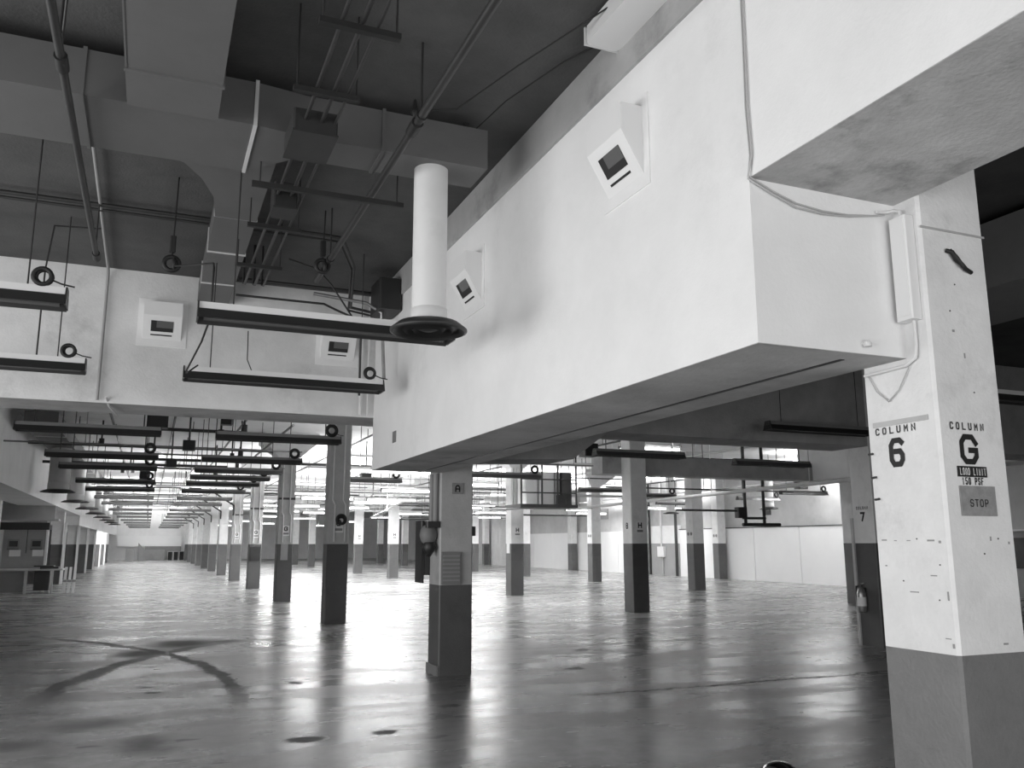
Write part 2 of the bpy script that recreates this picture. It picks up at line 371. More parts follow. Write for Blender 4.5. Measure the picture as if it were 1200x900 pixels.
# --- G6: big column in front, lettered
g6 = column(3.40, 2.92, 'big white column lettered COLUMN 6 and COLUMN G with grey base', CZ, (1.10,), base='band')
XF, YF = 3.397, 2.917
text_part('number_heading', 'COLUMN', .25, .036, (XF, 3.175, 2.157), 'side', 'ink', g6, .17, .8)
text_part('number_lettering', '6', .095, .145, (XF, 3.175, 2.043), 'side', 'ink', g6, .185)
text_part('letter_heading', 'COLUMN', .225, .036, (3.585, YF, 2.15), 'front', 'ink', g6, .17, .8)
text_part('letter_lettering', 'G', .12, .145, (3.585, YF, 2.04), 'front', 'ink', g6, .185)
part('load_limit_strip', MB().box(3.495, 3.685, 2.914, 2.92, 1.908, 1.958), 'ink', g6)
text_part('load_limit_lettering', 'LOAD LIMIT', .17, .034, (3.59, 2.912, 1.933), 'front', 'paper', g6, .11, .4)
text_part('load_rating_lettering', '150 PSF', .14, .035, (3.59, YF, 1.888), 'front', 'ink', g6, .14, .45)
pl = part('stop_plate', MB().box(3.495, 3.725, 2.912, 2.92, 1.725, 1.865), 'plate', g6)
text_part('stop_lettering', 'STOP', .12, .036, (3.61, 2.910, 1.785), 'front', 'dark', pl, .14, .4)
part('tape_strip', MB().box(3.394, 3.40, 2.97, 3.31, 2.18, 2.205), 'upper', g6)
for yy, zz in ((3.33, 2.05), (3.32, 1.93), (3.31, 1.82)):
    part('bracket_stub', MB().tube([(3.40, yy, zz), (3.37, yy, zz-.005)], .006, 6), 'dark', g6)
for xx, yy, zz in ((3.39, 3.1, 1.62), (3.39, 2.98, 1.5), (3.39, 3.2, 1.42), (3.39, 3.0, 1.34)):
    part('anchor_hole', MB().tube([(3.40, yy, zz), (3.397, yy, zz)], .0035, 6), 'dark', g6)
for xx, zz in ((3.60, 2.86), (3.55, 2.72), (3.62, 3.03), (3.53, 1.80), (3.50, 1.74), (3.66, 2.32), (3.72, 1.62), (3.62, 1.55)):
    part('anchor_hole', MB().tube([(xx, 2.92, zz), (xx, 2.917, zz)], .004, 6), 'dark', g6)
hk = MB().tube([(3.555, 2.915, 3.03), (3.58, 2.90, 3.02), (3.61, 2.905, 2.985), (3.64, 2.90, 2.965), (3.67, 2.905, 2.945), (3.72, 2.915, 2.935)], .011, 8)
hk.tube([(3.58, 2.91, 3.035), (3.60, 2.895, 3.0), (3.64, 2.89, 2.95)], .009, 8)
solo('twisted_strap', hk, 'rubber', 'short black twisted strap fixed high on the lettered column', 'strap')
for yy, zz, ww, hh in ((3.30, 1.615, .03, .006), (3.23, 1.612, .015, .004), (3.15, 1.612, .02, .004), (3.02, 1.612, .04, .008), (2.97, 1.605, .012, .012), (3.02, 1.45, .035, .005), (2.95, 1.36, .008, .04), (3.14, 1.37, .05, .005), (2.945, 1.14, .01, .02), (2.97, 1.17, .03, .004), (3.3, 1.49, .01, .006)):
    part('paint_chip', MB().box(3.3975, 3.40, yy-ww/2, yy+ww/2, zz-hh/2, zz+hh/2), 'greyp', g6)
for xx, zz, ww, hh in ((3.70, 1.14, .03, .008), (3.79, 1.6, .01, .012), (3.62, 2.5, .008, .025), (3.56, 2.62, .015, .012), (3.67, 1.62, .008, .02)):
    part('paint_chip', MB().box(xx-ww/2, xx+ww/2, 2.9175, 2.92, zz-hh/2, zz+hh/2), 'greyp', g6)
part('drip_ledge', MB().box(3.40, 3.84, 2.914, 2.92, 3.13, 3.14), 'greyband', g6)
# --- G7 under the far end of the bulkhead
g7 = column(3.40, 10.5, 'dark-based column carrying the far end of the white bulkhead, with loudspeaker horn', CZ, (1.09,), paint='colshade')
part('upper_plate', MB().box(3.55, 3.70, 10.485, 10.5, 2.23, 2.37), 'plate', g7)
text_part('plate_lettering', 'A', .07, .09, (3.625, 10.483, 2.30), 'front', 'ink', g7, .2)
vb = part('ribbed_panel', MB().box(3.42, 3.66, 10.45, 10.5, 1.10, 1.50), 'midgrey', g7)
for k in range(7):
    part('rib', MB().box(3.43, 3.65, 10.435, 10.45, 1.14+k*.05, 1.16+k*.05), 'greyp', vb)
part('side_box', MB().box(3.84, 3.88, 10.5, 10.6, 1.70, 1.82), 'dark', g7)
part('rear_board', MB().box(3.30, 3.33, 10.94, 11.25, 1.10, 1.90), 'dark', g7)
part('rear_board_arm', MB().box(3.33, 3.40, 10.90, 10.94, 1.2, 1.8), 'dark', g7)
for yy in (10.58, 10.74):
    part('conduit', MB().tube([(3.36, yy, 2.49), (3.36, yy, 1.86)], .035, 10), 'greyp', g7)
hn = thing('horn_speaker', 'grey loudspeaker horn on the side of the bulkhead column', 'horn', (3.36, 10.65, 1.6))
part('body', MB().lathe([(.02, 1.84), (.06, 1.83), (.10, 1.78), (.115, 1.71), (.09, 1.63), (.06, 1.60), (.02, 1.60)], 3.29, 10.64, 18), 'midgrey', hn)
part('mouth', MB().lathe([(.06, 1.62), (.09, 1.55), (.02, 1.44), (.0, 1.44)], 3.29, 10.60, 16), 'dark', hn)
for yy in (10.52, 10.76): part('clamp', MB().chbox(3.22, 3.40, yy-.04, yy+.04, 1.80, 1.88), 'dark', hn)
part('foot', MB().box(3.30, 3.3995, 10.60, 10.68, 1.66, 1.72), 'dark', hn)
part('kick_plate', MB().box(3.375, 3.40, 10.5, 10.94, 0, .12), 'midgrey', g7)
# --- the rest of the G row
def plates(t, x, y, num=None, let=None):
    if let:
        p = part('letter_plate', MB().box(x+.12, x+.32, y-.008, y, 1.83, 2.12), 'paper', t)
        text_part('letter_lettering', let, .11, .13, (x+.22, y-.011, 2.03), 'front', 'ink', p, .22)
        part('load_limit_strip', MB().box(x+.14, x+.30, y-.012, y-.008, 1.87, 1.92), 'midgrey', p)
    if num:
        text_part('number_lettering', num, .10, .15, (x-.003, y+.22, 2.02), 'side', 'ink', t, .22)
for n in range(8, 19):
    lab = ORD[n-8]+' column beyond the crosswise beam in the row along the open aisle'
    t = column(LX['G'], LY[n], lab, capital=n >= 9, paint='colshade' if n < 12 else 'colw', group='columns along the open aisle')
    if n < 12:
        plates(t, LX['G'], LY[n], None, 'G')
        for dx in (.08, .30):
            part('conduit', MB().tube([(LX['G']+dx, LY[n]-.03, 4.72 if n < 9 else 4.0), (LX['G']+dx, LY[n]-.03, 2.5), (LX['G']+dx+.05, LY[n]-.03, 2.4), (LX['G']+dx+.05, LY[n]-.03, 1.65)], .018, 6), 'pipew', t)
        if n > 8: part('strap_band', MB().box(LX['G']-.01, LX['G']+CW+.01, LY[n]-.012, LY[n]+.2, 2.86, 2.92), 'dark', t)
# items on G8 and neighbours
g8c = MB().torus((3.66, 17.93, 2.1), .09, .03, 'y'); g8c.torus((3.66, 17.95, 2.08), .07, .025, 'y')
solo('hose_coil', g8c, 'rubber', 'small black hose coil hung on the first aisle column', 'hose coil')
solo('notice_sheet', MB().box(3.50, 3.70, 25.48, 25.5, 1.15, 1.6), 'greyp', 'pale notice sheet on the second aisle column', 'notice')
solo('notice_board', MB().box(3.44, 3.80, 32.98, 33.0, 1.0, 1.5), 'dark', 'dark notice board on the third aisle column', 'notice')
# --- H row
h7 = column(LX['H'], LY[7], 'column numbered 7 with a fire extinguisher, half hidden by the lettered column', group='columns in the middle row')
plates(h7, LX['H'], LY[7], '7', None)
text_part('number_heading', 'COLUMN', .25, .05, (LX['H']-.003, LY[7]+.22, 2.16), 'side', 'ink', h7, .2)
part('edge_guard', MB().box(LX['H']-.03, LX['H']+.0, LY[7]+CW-.02, LY[7]+CW+.03, 0, 2.0), 'upper', h7)
h8 = column(LX['H'], LY[8], 'column numbered 8 with an H plate under the second beam', CZ, group='columns in the middle row')
plates(h8, LX['H'], LY[8], '8', 'H')
for n in range(9, 17):
    t = column(LX['H'], LY[n], 'column with an H plate beside the hanging switchgear platform' if n == 9 else ORD[n-9]+' column past the numbered 8 column in the middle row', capital=True, group='columns in the middle row')
    if n == 9:
        plates(t, LX['H'], LY[n], None, 'H')
        for k in range(4): part('conduit', MB().tube([(LX['H']+.04+.1*k, LY[n]-.04, 4.0), (LX['H']+.04+.1*k, LY[n]-.04, 2.75)], .022, 6), 'pipew', t)
        part('corner_sheet', MB().box(LX['H']-.01, LX['H'], LY[n]+.1, LY[n]+.35, 1.3, 1.9), 'paper', t)
    elif n < 13: plates(t, LX['H'], LY[n], None, 'H')
for n in range(8, 16):
    t = column(LX['I'], LY[n], ORD[n-8]+' column in the row standing before the white partition boards', CZ, capital=n > 8, group='columns before the white partition')
    if 8 < n < 11:
        for yy in (.12, .3): part('sign_disc', MB().tube([(LX['I'], LY[n]+yy, 1.93), (LX['I']-.01, LY[n]+yy, 1.93)], .06, 12), 'midgrey', t)
for n in range(10, 15):
    t = column(LX['J'], LY[n], ORD[n-10]+' pilaster column set against the white partition boards', capital=False, group='columns against the partition')
    if n == 10:
        for yy in (.12, .3): part('sign_disc', MB().tube([(LX['J'], LY[n]+yy, 1.95), (LX['J']-.01, LY[n]+yy, 1.95)], .07, 12), 'midgrey', t)
for n in range(11, 18):
    column(LX['F'], LY[n], ORD[n-11]+' column under the duct bulkhead counted from the workbench', 2.95 if n < 12 else 2.5, group='columns under the duct bulkhead')
lc = MB().chbox(-4.75, -4.25, 30.4, 30.8, 0, 2.95)
solo('end_post', lc, 'white', 'plain white post beside the workbench at the picture edge', 'post')

# fire extinguisher on H7
X0, Y0 = LX['H'], LY[7]+.28
fe = thing('fire_extinguisher', 'small fire extinguisher hung on the column numbered 7', 'extinguisher', (X0-.09, Y0, .5))
part('cylinder', MB().lathe([(.0, .52), (.06, .52), (.07, .54), (.07, .82), (.05, .88), (.025, .91), (.0, .91)], X0-.09, Y0, 16), 'steel', fe)
part('label_band', MB().lathe([(.072, .62), (.072, .76)], X0-.09, Y0, 16), 'paper', fe)
part('valve', MB().chbox(X0-.115, X0-.065, Y0-.02, Y0+.02, .90, .96), 'dark', fe)
part('lever', MB().tube([(X0-.09, Y0+.02, .95), (X0-.09, Y0-.08, .98)], .01, 6), 'steel', fe)
part('hose', MB().tube([(X0-.09, Y0+.03, .93), (X0-.09, Y0+.1, .92), (X0-.09, Y0+.11, .8), (X0-.09, Y0+.09, .6)], .012, 6), 'rubber', fe)
part('wall_hook', MB().box(X0-.07, X0, Y0-.02, Y0+.02, .84, .9), 'dark', fe)

# ================================================================== ducts
# main crosswise duct
md = thing('main_duct', 'grey rectangular sheet metal duct crossing below the dark ceiling', 'duct', (0, 5.796, 4.314))
part('wide_section', MB().box(-5.1, .46, 5.474, 6.238, 4.314, 4.618), 'duct', md)
mb = MB(); mb.add([(.46, 5.474, 4.314), (.46, 6.238, 4.314), (.46, 6.238, 4.618), (.46, 5.474, 4.618), (.782, 5.52, 4.314), (.782, 5.888, 4.314), (.782, 5.888, 4.618), (.782, 5.52, 4.618)],
                  [(0, 4, 5, 1), (1, 5, 6, 2), (2, 6, 7, 3), (3, 7, 4, 0)])
part('taper_section', mb, 'duct', md)
part('narrow_section', MB().box(.782, 2.116, 5.52, 5.888, 4.314, 4.618), 'duct', md)
for xx, y0, y1 in ((-3.1, 5.474, 6.238), (-1.85, 5.474, 6.238), (-.57, 5.474, 6.238), (.46, 5.474, 6.238), (1.33, 5.52, 5.888)):
    part('flange', MB().box(xx-.012, xx+.012, y0-.012, y1+.012, 4.303, 4.629), 'seam' if 0 < xx < 1 else 'duct', md)
for xx in (-3, -1.3, .2, 2.0):
    part('hanger_strap', MB().box(xx-.015, xx+.015, 5.658, 5.686, 4.618, 4.728), 'dark', md)
bd = thing('branch_duct', 'big square duct running overhead into the crosswise duct', 'duct', (0, 2.76, 4.222))
part('body', MB().prism([(-2.5, 4.268), (4.97, 4.268), (5.34, 4.23), (5.474, 4.314), (5.474, 4.636), (-2.5, 4.636)], -.304, .221, 'x'), 'duct', bd)
for yy in (.92, 2.4, 3.7, 4.97): part('flange', MB().box(-.315, .232, yy-.012, yy+.012, 4.257, 4.645), 'duct', bd)
part('corner_seam', MB().box(-.309, -.299, -2.5, 5.336, 4.264, 4.274), 'duct', bd)
for yy in (1.4, 4.2): part('hanger_strap', MB().box(-.046, -.018, yy, yy+.03, 4.636, 4.728), 'dark', bd)
rd = thing('return_duct', 'small flat duct running from the crosswise duct back to the far beam', 'duct', (.506, 8.28, 4.452))
part('elbow', MB().prism([(-.15, 6.25), (.69, 6.25), (.69, 7.544), (.34, 7.544), (.30, 7.1), (.19, 6.75), (.05, 6.5), (-.15, 6.38)], 4.42, 4.664, 'z'), 'duct', rd)
part('body', MB().box(.34, .69, 7.544, 10.488, 4.434, 4.664), 'duct', rd)
for yy in (7.544, 8.556, 9.66): part('flange', MB().box(.331, .699, yy-.012, yy+.012, 4.423, 4.675), 'seam', rd)
for yy in (8.2, 10.1): part('hanger_strap', MB().box(.506, .534, yy, yy+.03, 4.664, 4.728), 'dark', rd)
def drop_duct(cx, cy, z0, ztop, r, R, label, m='ductw', group=None, seg=32):
    t = thing('drop_duct', label, 'duct', (cx, cy, z0), group)
    part('round_pipe', MB().lathe([(r, z0+.06), (r, ztop)], cx, cy, seg), m, t)
    part('collar', MB().lathe([(r+.006, z0+.08), (r+.008, z0+.08+r*.7), (r, z0+.085+r*.7)], cx, cy, seg), m, t)
    part('diffuser_rim', MB().lathe([(r, z0+.09), (R*.8, z0+.065), (R, z0+.02), (R, z0+.008), (R*.93, z0)], cx, cy, seg), 'dark' if m == 'ductw' else 'black', t)
    d = part('diffuser_cone', MB().lathe([(R*.93, z0), (R*.80, z0+.035), (R*.66, z0+.03), (R*.62, z0+.004), (R*.58, z0+.035), (R*.42, z0+.03), (R*.38, z0+.002), (R*.34, z0+.03), (R*.15, z0+.012), (.0, z0+.01)], cx, cy, seg), 'black', t)
    return t
drop_duct(1.74, 5.704, 3.08, 4.314, .124, .276, 'white round drop duct with black disc diffuser beside the bulkhead wall', seg=40)
for k in range(8):
    yy = 27+6.3*k
    drop_duct(-2.42, yy, 3.02, 4.25, .27, .45, ORD[k]+' round drop duct with dark disc in the row along the duct bulkhead', 'upper', 'drop ducts along the duct bulkhead', 24)
hd = thing('side_bay_duct', 'grey duct under the ceiling seen in the dark past the lettered column', 'duct', (7.8, 5, 3.98))
part('body', MB().box(7.2, 8.5, -2.5, 10.4, 3.98, 4.62), 'midgrey', hd)
for yy in (0, 2.4, 4.8, 7.2): part('flange', MB().box(7.18, 8.52, yy, yy+.03, 3.96, 4.64), 'duct', hd)
for yy in (1, 5, 9): part('hanger_strap', MB().box(7.8, 7.84, yy, yy+.03, 4.62, CZ), 'dark', hd)
sd = thing('side_duct', 'long duct feeding the drop ducts along the duct bulkhead', 'duct', (-2.4, 50, 4.5))
part('body', MB().box(-2.8, -2.1, 22, 76, 4.25, 4.60), 'duct', sd)
for k in range(9): part('flange', MB().box(-2.82, -2.08, 24+6*k, 24.05+6*k, 4.235, 4.615), 'seam', sd)
for k in range(6): part('hanger_strap', MB().box(-2.5, -2.45, 23+10*k, 23.05+10*k, 4.60, CZ), 'dark', sd)
drop_duct(21.5, 33, 2.9, CZ, .2, .36, 'white drop duct hanging before the partition behind the third-row columns', seg=24)
drop_duct(22.05, 27, 2.9, CZ, .2, .36, 'white drop duct hanging over the partition near the black pipe frame', seg=24)

# ================================================================== wall speakers/hooded vents on wall and beam
def hood(base, axis, label, group='hooded vents'):
    # profile in (depth, z): vertical upper front, then sloping back to the wall
    u0, z1 = base; t = None
    W, H, D = .415, .42, .155
    z0 = z1-H
    if axis == 'wall':       # on plane X = 2.50, u = Y (right edge), going to +Y
        t = thing('hooded_vent', label, 'vent', (2.50, u0, z0), group)
        def P(u, d, z): return (2.50-d, u0+u, z)
    else:                    # on plane Y = 10.5, u = X
        t = thing('hooded_vent', label, 'vent', (u0, 10.5, z0), group)
        def P(u, d, z): return (u0+W-u, 10.5-d, z)
    zb = z1-.165
    def quadbox(u0_, u1_, pts):
        n = len(pts); vs = [P(u0_, d, z) for d, z in pts]+[P(u1_, d, z) for d, z in pts]
        fs = [tuple(range(n)), tuple(range(n, 2*n))[::-1]]+[(i, n+i, n+(i+1) % n, (i+1) % n) for i in range(n)]
        return MB().add(vs, fs)
    part('back_plate', quadbox(-.06, W+.06, [(0, z0-.08), (.008, z0-.08), (.008, z1+.06), (0, z1+.06)]), 'white', t)
    part('hood_body', quadbox(0, W, [(.008, z0), (D, zb), (D, z1), (.008, z1)]), 'lampw', t)
    # things on the sloping face
    def S(f, off):           # point on the slope, f from top 0 to bottom 1
        d = D+(0.008-D)*f; z = zb+(z0-zb)*f; L = math.hypot(D, zb-z0); nx, nz = (zb-z0)/L, -(D)/L
        return (d+nx*off, z+nz*off)
    def onslope(ua, ub, fa, fb, off0, off1):
        return quadbox(ua, ub, [S(fb, off0), S(fb, off1), S(fa, off1), S(fa, off0)])
    part('grille', onslope(.09, .33, .22, .66, -.002, .004), 'hole', t)
    part('grille_glass', onslope(.09, .27, .22, .50, .004, .006), 'glassy', t)
    part('slot', onslope(.10, .33, .78, .83, -.002, .004), 'hole', t)
    return t
hood((3.98, 4.12), 'wall', 'white hooded vent high on the bulkhead wall near the lettered column')
hood((6.64, 4.084), 'wall', 'white hooded vent on the bulkhead wall behind the round drop duct')
hood((-.23, 4.351), 'beam', 'white hooded vent on the crosswise beam beside the thin vertical conduit')
hood((1.81, 4.286), 'beam', 'white hooded vent on the crosswise beam close to the bulkhead corner')
solo('small_grille', MB().box(2.493, 2.502, 9.366, 9.513, 2.732, 2.86), 'midgrey', 'small dark square grille low at the far end of bulkhead wall', 'grille')
wlp = thing('corner_fixture', 'long white box fixture in the corner of wall and ceiling', 'light', (2.392, 3.22, 4.59))
part('housing', MB().chbox(2.254, 2.479, 1.472, 4.214, 4.599, 4.71, .02), 'lampw', wlp)
part('end_cap', MB().box(2.249, 2.484, 4.214, 4.227, 4.595, 4.714), 'ductw', wlp)
part('mount', MB().box(2.3, 2.438, 2.3, 2.392, 4.71, 4.728), 'dark', wlp)
solo('corner_box', MB().chbox(2.226, 2.484, 9.2, 9.66, 4.222, 4.59, .02), 'black', 'black box in the dark corner between bulkhead and beam', 'box')

# wire and box near the lettered column
wv = MB()
for dx in (0, .014):
    wv.tube([(2.492, 3.03+dx, CZ), (2.49, 3.035+dx, 4.0), (2.488, 3.04+dx, 3.65), (2.49, 3.03+dx, 3.40), (2.485, 3.058, 3.30-dx), (2.62, 3.055, 3.245-dx), (2.76, 3.055, 3.205-dx*1.5), (2.92, 3.055, 3.19-dx), (3.08, 3.055, 3.195-dx*.5), (3.24, 3.055, 3.215), (3.32, 3.055, 3.23)], .0045, 6)
solo('loose_cable', wv, 'wire', 'thin double cable sagging along the bulkhead corner to the column box', 'cable')
wb = thing('wireway_box', 'slim white wireway box upright on the lettered column', 'box', (3.36, 3.0, 2.66))
part('body', MB().chbox(3.335, 3.40, 2.95, 3.05, 2.67, 3.20, .006), 'lampw', wb)
part('cover_seam', MB().box(3.331, 3.335, 2.96, 3.04, 2.69, 3.18), 'lampw', wb)
part('top_connector', MB().tube([(3.365, 3.0, 3.20), (3.365, 3.0, 3.235), (3.36, 3.03, 3.25), (3.33, 3.055, 3.245), (3.27, 3.055, 3.24)], .008, 8), 'pipew', wb)
part('bottom_conduit', MB().tube([(3.385, 2.99, 2.67), (3.385, 2.99, 2.55), (3.385, 3.0, 2.49), (3.385, 3.06, 2.46), (3.385, 3.33, 2.455)], .0085, 8), 'pipew', wb)
part('loose_wire', MB().tube([(3.39, 3.31, 2.45), (3.388, 3.26, 2.36), (3.388, 3.19, 2.30), (3.388, 3.12, 2.35), (3.388, 3.05, 2.45)], .003, 5), 'wire', wb)
solo('wall_bolt', MB().tube([(3.13, 3.07, 2.55), (3.13, 3.035, 2.55)], .013, 8).tube([(3.13, 3.045, 2.55), (3.13, 3.045, 2.53)], .02, 8), 'ductw', 'small white bolt on the bulkhead end face', 'bolt')

# ================================================================== lamps
def lamp_meshes(L, lit, far):
    k = ('lamp', L, lit, far)
    if k in colmesh: return colmesh[k]
    d = {}
    d['housing'] = MB().prism([(-.05, 0), (.05, 0), (.04, .065), (-.04, .065)], 0, L, 'x').mesh('housing', 'midgrey' if far and not lit else 'lampw')  # far unlit housings darker: their backlit silhouette put into the colour
    if not lit:
        pr = [(-.12, -.07), (-.115, -.07), (-.05, .002), (.05, .002), (.115, -.07), (.12, -.07), (.055, .012), (-.055, .012)]
        d['reflector'] = MB().prism(pr, .01, L-.01, 'x').mesh('reflector', 'lampdark')
    for yy in (-.055, .055):
        d['tube%+.0f' % (yy*100)] = MB().tube([(.05, yy, -.035), (L-.05, yy, -.035)], .019 if not lit else .026, 8).mesh('tube', 'tubeon' if lit else 'tubeoff')
    for n, x in (('a', 0), ('b', L-.012)):
        d['end_plate'+n] = MB().prism([(-.10, -.065), (.10, -.065), (.05, .065), (-.05, .065)], x, x+.012, 'x').mesh('end_plate', 'lampdark')
    colmesh[k] = d; return d
def lamp(x0, y, z, label, L=1.95, lit=False, coil='r', power=0, group=None, rods=True, detail=True, bare=True, down=.5, up_=.9, shade=False):
    t = thing('tube_lamp', label, 'lamp', (x0, y, z), group)
    for k, me in lamp_meshes(L, lit and not shade, y > 9.8).items():
        link(me.name.split('.')[0], me, t)
    for xx in ((.25, L-.25) if rods else ()):
        part('suspension_rod', MB().tube([(x0+xx, y, z+.07), (x0+xx, y, CZ)], .006 if y < 12 else .010, 5), 'dark', t)
    if detail and coil:
        xc = x0+(L-.16 if coil == 'r' else .16 if coil == 'l' else .5)
        R = .055 if y < 12 else .08
        c = MB().torus((xc, y-.05, z+.07+R), R, .016 if y < 12 else .03, 'y'); c.torus((xc+.01, y-.035, z+.068+R), R*.9, .014, 'y')
        part('cord_coil', c, 'rubber', t)
        part('cord_tail', MB().tube([(xc+.05, y-.04, z+.11), (xc+.12, y-.04, z+.085), (xc+.2, y-.03, z+.075), (xc+.26, y-.02, z+.09)][:4 if coil != 'r' else 3], .006, 5), 'rubber', t)
    if lit:
        # area lights shine down and up, also at shaded lamps whose tubes are unlit
        for up in ((0, 1) if bare else (0,)):
            Ld = bpy.data.lights.new('lamp_area_light', 'AREA'); Ld.shape = 'RECTANGLE'; Ld.size = L-.1; Ld.size_y = .2; Ld.energy = power*(up_ if up else down)
            lo = bpy.data.objects.new('lamp_area_light', Ld); COL.objects.link(lo); lo.parent = t; lo.location = (L/2, 0, .085 if up else -.068)
            lo.rotation_euler = (PI if up else 0, 0, 0)
    return t
ZL = 3.27
lamp(.21, 6.44, ZL, 'dark unlit tube lamp ending behind the black disc diffuser', coil=None)
lamp(-2.58, 6.44, ZL, 'dark unlit tube lamp cut by the picture edge, the higher of two', coil='r')
lamp(.20, 8.92, ZL, 'dark unlit tube lamp hanging below the crosswise beam beside the bulkhead', L=2.02, coil='r')
lamp(-2.61, 8.92, ZL, 'dark unlit tube lamp cut by the picture edge, the lower of two', coil='r')
gl = 'unlit lamps beyond the crosswise beam'
for i, yy in enumerate((13.9, 17.9, 20.6, 25.3, 29.1)):
    lamp(-1.88, yy, ZL, ORD[i]+' unlit lamp beyond the beam on the duct side of the aisle', coil='r' if i else None, group=gl)
for i, yy in enumerate((14.0, 17.9, 20.7, 23.0, 25.4, 29.2)):
    lamp(.85, yy, ZL, ORD[i]+' unlit lamp beyond the beam beside the aisle columns', coil='r', group=gl)
lamp(8.1, 9.85, ZL, 'unlit lamp under the dark beam left of the lettered column', coil=None)
lamp(7.5, 14.0, ZL, 'unlit lamp in front of the second beam near the numbered 8 column', coil=None)
lamp(11.1, 14.6, ZL, 'unlit lamp in front of the second beam beside the white beam stub', coil=None)
lamp(8.3, 6.8, ZL, 'unlit lamp seen in the dark past the lettered column', coil=None)
lamp(4.2, 22.4, ZL, 'unlit lamp beyond the bulkhead column with a black cord coil', coil='r')
lamp(7.0, 19.6, ZL, 'unlit lamp before the hanging switchgear platform', coil='r')
for i, (xx, yy) in enumerate(((12.3, 24.0), (15.2, 26.0), (19.3, 23.0), (20.2, 26.5), (12.8, 30.0), (19.5, 31.0))):
    lamp(xx, yy, ZL, ORD[i]+' unlit lamp among the pipes before the partition boards', coil='r', group='unlit lamps before the partition')
lit = [(7.2, 22.9), (7.5, 32.2), (5.0, 31.9), (7.5, 34.6), (5.0, 38.8), (7.5, 39.9), (5.1, 45.1), (7.5, 47.0), (17.0-.9, 43.7), (12.4, 38.0), (12.6, 47.0), (5.6, 54.0), (8.2, 58.0)]
for i, (xx, yy) in enumerate(lit):
    lamp(xx, yy, ZL, 'bright lit tube lamp just past the bulkhead column' if i == 0 else ORD[i-1]+' glowing tube lamp deep in the hall past the bulkhead column lamp', lit=True, coil=None, power=240, group='lit tube lamps', detail=False, down=.6, up_=.35)
HB = [(11.6, 20.2, 4.2), (20.2, 23.6, 4.3), (22.3, 26.0, 4.4), (20.2, 29.0, 4.5), (21.8, 35.5, ZL), (19.0, 38.6, ZL), (21.8, 43.0, ZL), (14.9, 34.5, ZL), (12.3, 36.0, ZL)]  # fill lamps added behind the beams to brighten the partition
for i, (xx, yy, zz) in enumerate(HB):
    lamp(xx, yy, zz, ORD[i]+(' added fill lamp hung high above the second beam' if zz > 4 else ' added fill lamp among the pipes before the partition boards'), lit=True, coil=None, power=100 if yy < 22 else 230, group='added fill lamps behind the beams', detail=False, down=.2)
for i, yy in enumerate((34, 39, 46, 52, 58, 66, 74, 82, 90, 95)):  # uplights added on unlit lamps to brighten the far aisle
    for xx in (-1.88, .85):
        lamp(xx, yy, ZL, ORD[i]+(' added upward fill lamp far down the aisle on the duct side' if xx < 0 else ' added upward fill lamp far down the aisle beside the columns'), lit=True, coil=None, power=110, group='added fill lamps far down the aisle', detail=False, down=.13, shade=True)
for i, (xx, yy, zz) in enumerate(((4.1, 19.4, ZL), (6.6, 26.4, ZL), (4.1, 29.0, ZL))):  # added uplights that brighten the ceiling past the bulkhead
    lamp(xx, yy, zz, ORD[i]+' added upward fill lamp between the aisle columns and the middle row', lit=True, coil=None, power=160, group='added fill lamps behind the bulkhead', detail=False, down=.12)
for i, (xx, yy) in enumerate(((12.9, 54.0), (19.0, 52.0), (12.6, 65.0), (20.5, 62.0), (5.3, 66.0), (7.5, 73.0), (5.3, 81.0), (14.0, 80.0))):  # extra fill lamps, added to lift the deepest bays
    lamp(xx, yy, ZL, ORD[i]+' added fill lamp in the deepest bays beyond the middle row', lit=True, coil=None, power=200, group='added fill lamps in the deepest bays', detail=False, down=.3)

# ================================================================== pipes of the near bay
def pipe(pts, r, m, label, cat='pipe', group=None, name='pipe', seg=8):
    return solo(name, MB().tube(pts, r, seg), m, label, cat, group)
sp = thing('sprinkler_pipe', 'long dark sprinkler pipe running lengthwise beside the bulkhead', 'pipe', (1.389, 3.68, 4.222))
part('run', MB().tube([(1.389, -2.5, 4.222), (1.389, 8.464, 4.222)], .027, 10), 'dark', sp)
for yy in (1.4, 4.78, 7.73):
    part('hanger_rod', MB().tube([(1.389, yy, 4.222), (1.389, yy, 4.728)], .008, 6), 'dark', sp)
    part('clamp', MB().tube([(1.389, yy-.02, 4.222), (1.389, yy+.02, 4.222)], .036, 10), 'black', sp)
part('sprinkler_head', MB().lathe([(.0, 4.42), (.012, 4.40), (.02, 4.345), (.028, 4.325), (.013, 4.30), (.013, 4.222)], 1.389, 4.93, 10), 'black', sp)
part('joint', MB().tube([(1.389, 4.858, 4.222), (1.389, 5.005, 4.222)], .04, 10), 'black', sp)
lp = thing('stub_pipe', 'dark pipe running lengthwise under the duct and stopping in mid air', 'pipe', (-.626, 3.68, 4.222))
part('run', MB().tube([(-.626, -2.5, 4.222), (-.626, 8.51, 4.222)], .024, 10), 'dark', lp)
part('end_cap', MB().tube([(-.626, 8.372, 4.222), (-.626, 8.538, 4.222)], .034, 10), 'black', lp)
for yy in (.9, 4.78, 8.28): part('hanger_rod', MB().tube([(-.626, yy, 4.222), (-.626, yy, CZ)], .007, 6), 'dark', lp)
part('coupling', MB().tube([(-.626, 4.876, 4.222), (-.626, 5.023, 4.222)], .036, 10), 'black', lp)
part('brace', MB().tube([(-.626, 4.876, 4.24), (-.534, 4.232, 4.719)], .008, 6), 'dark', lp)
vc = MB().tube([(-.607, 6.238, 4.673), (-.635, 10.396, 4.673), (-.635, 10.46, 4.599), (-.635, 10.46, 3.182)], .015, 8)
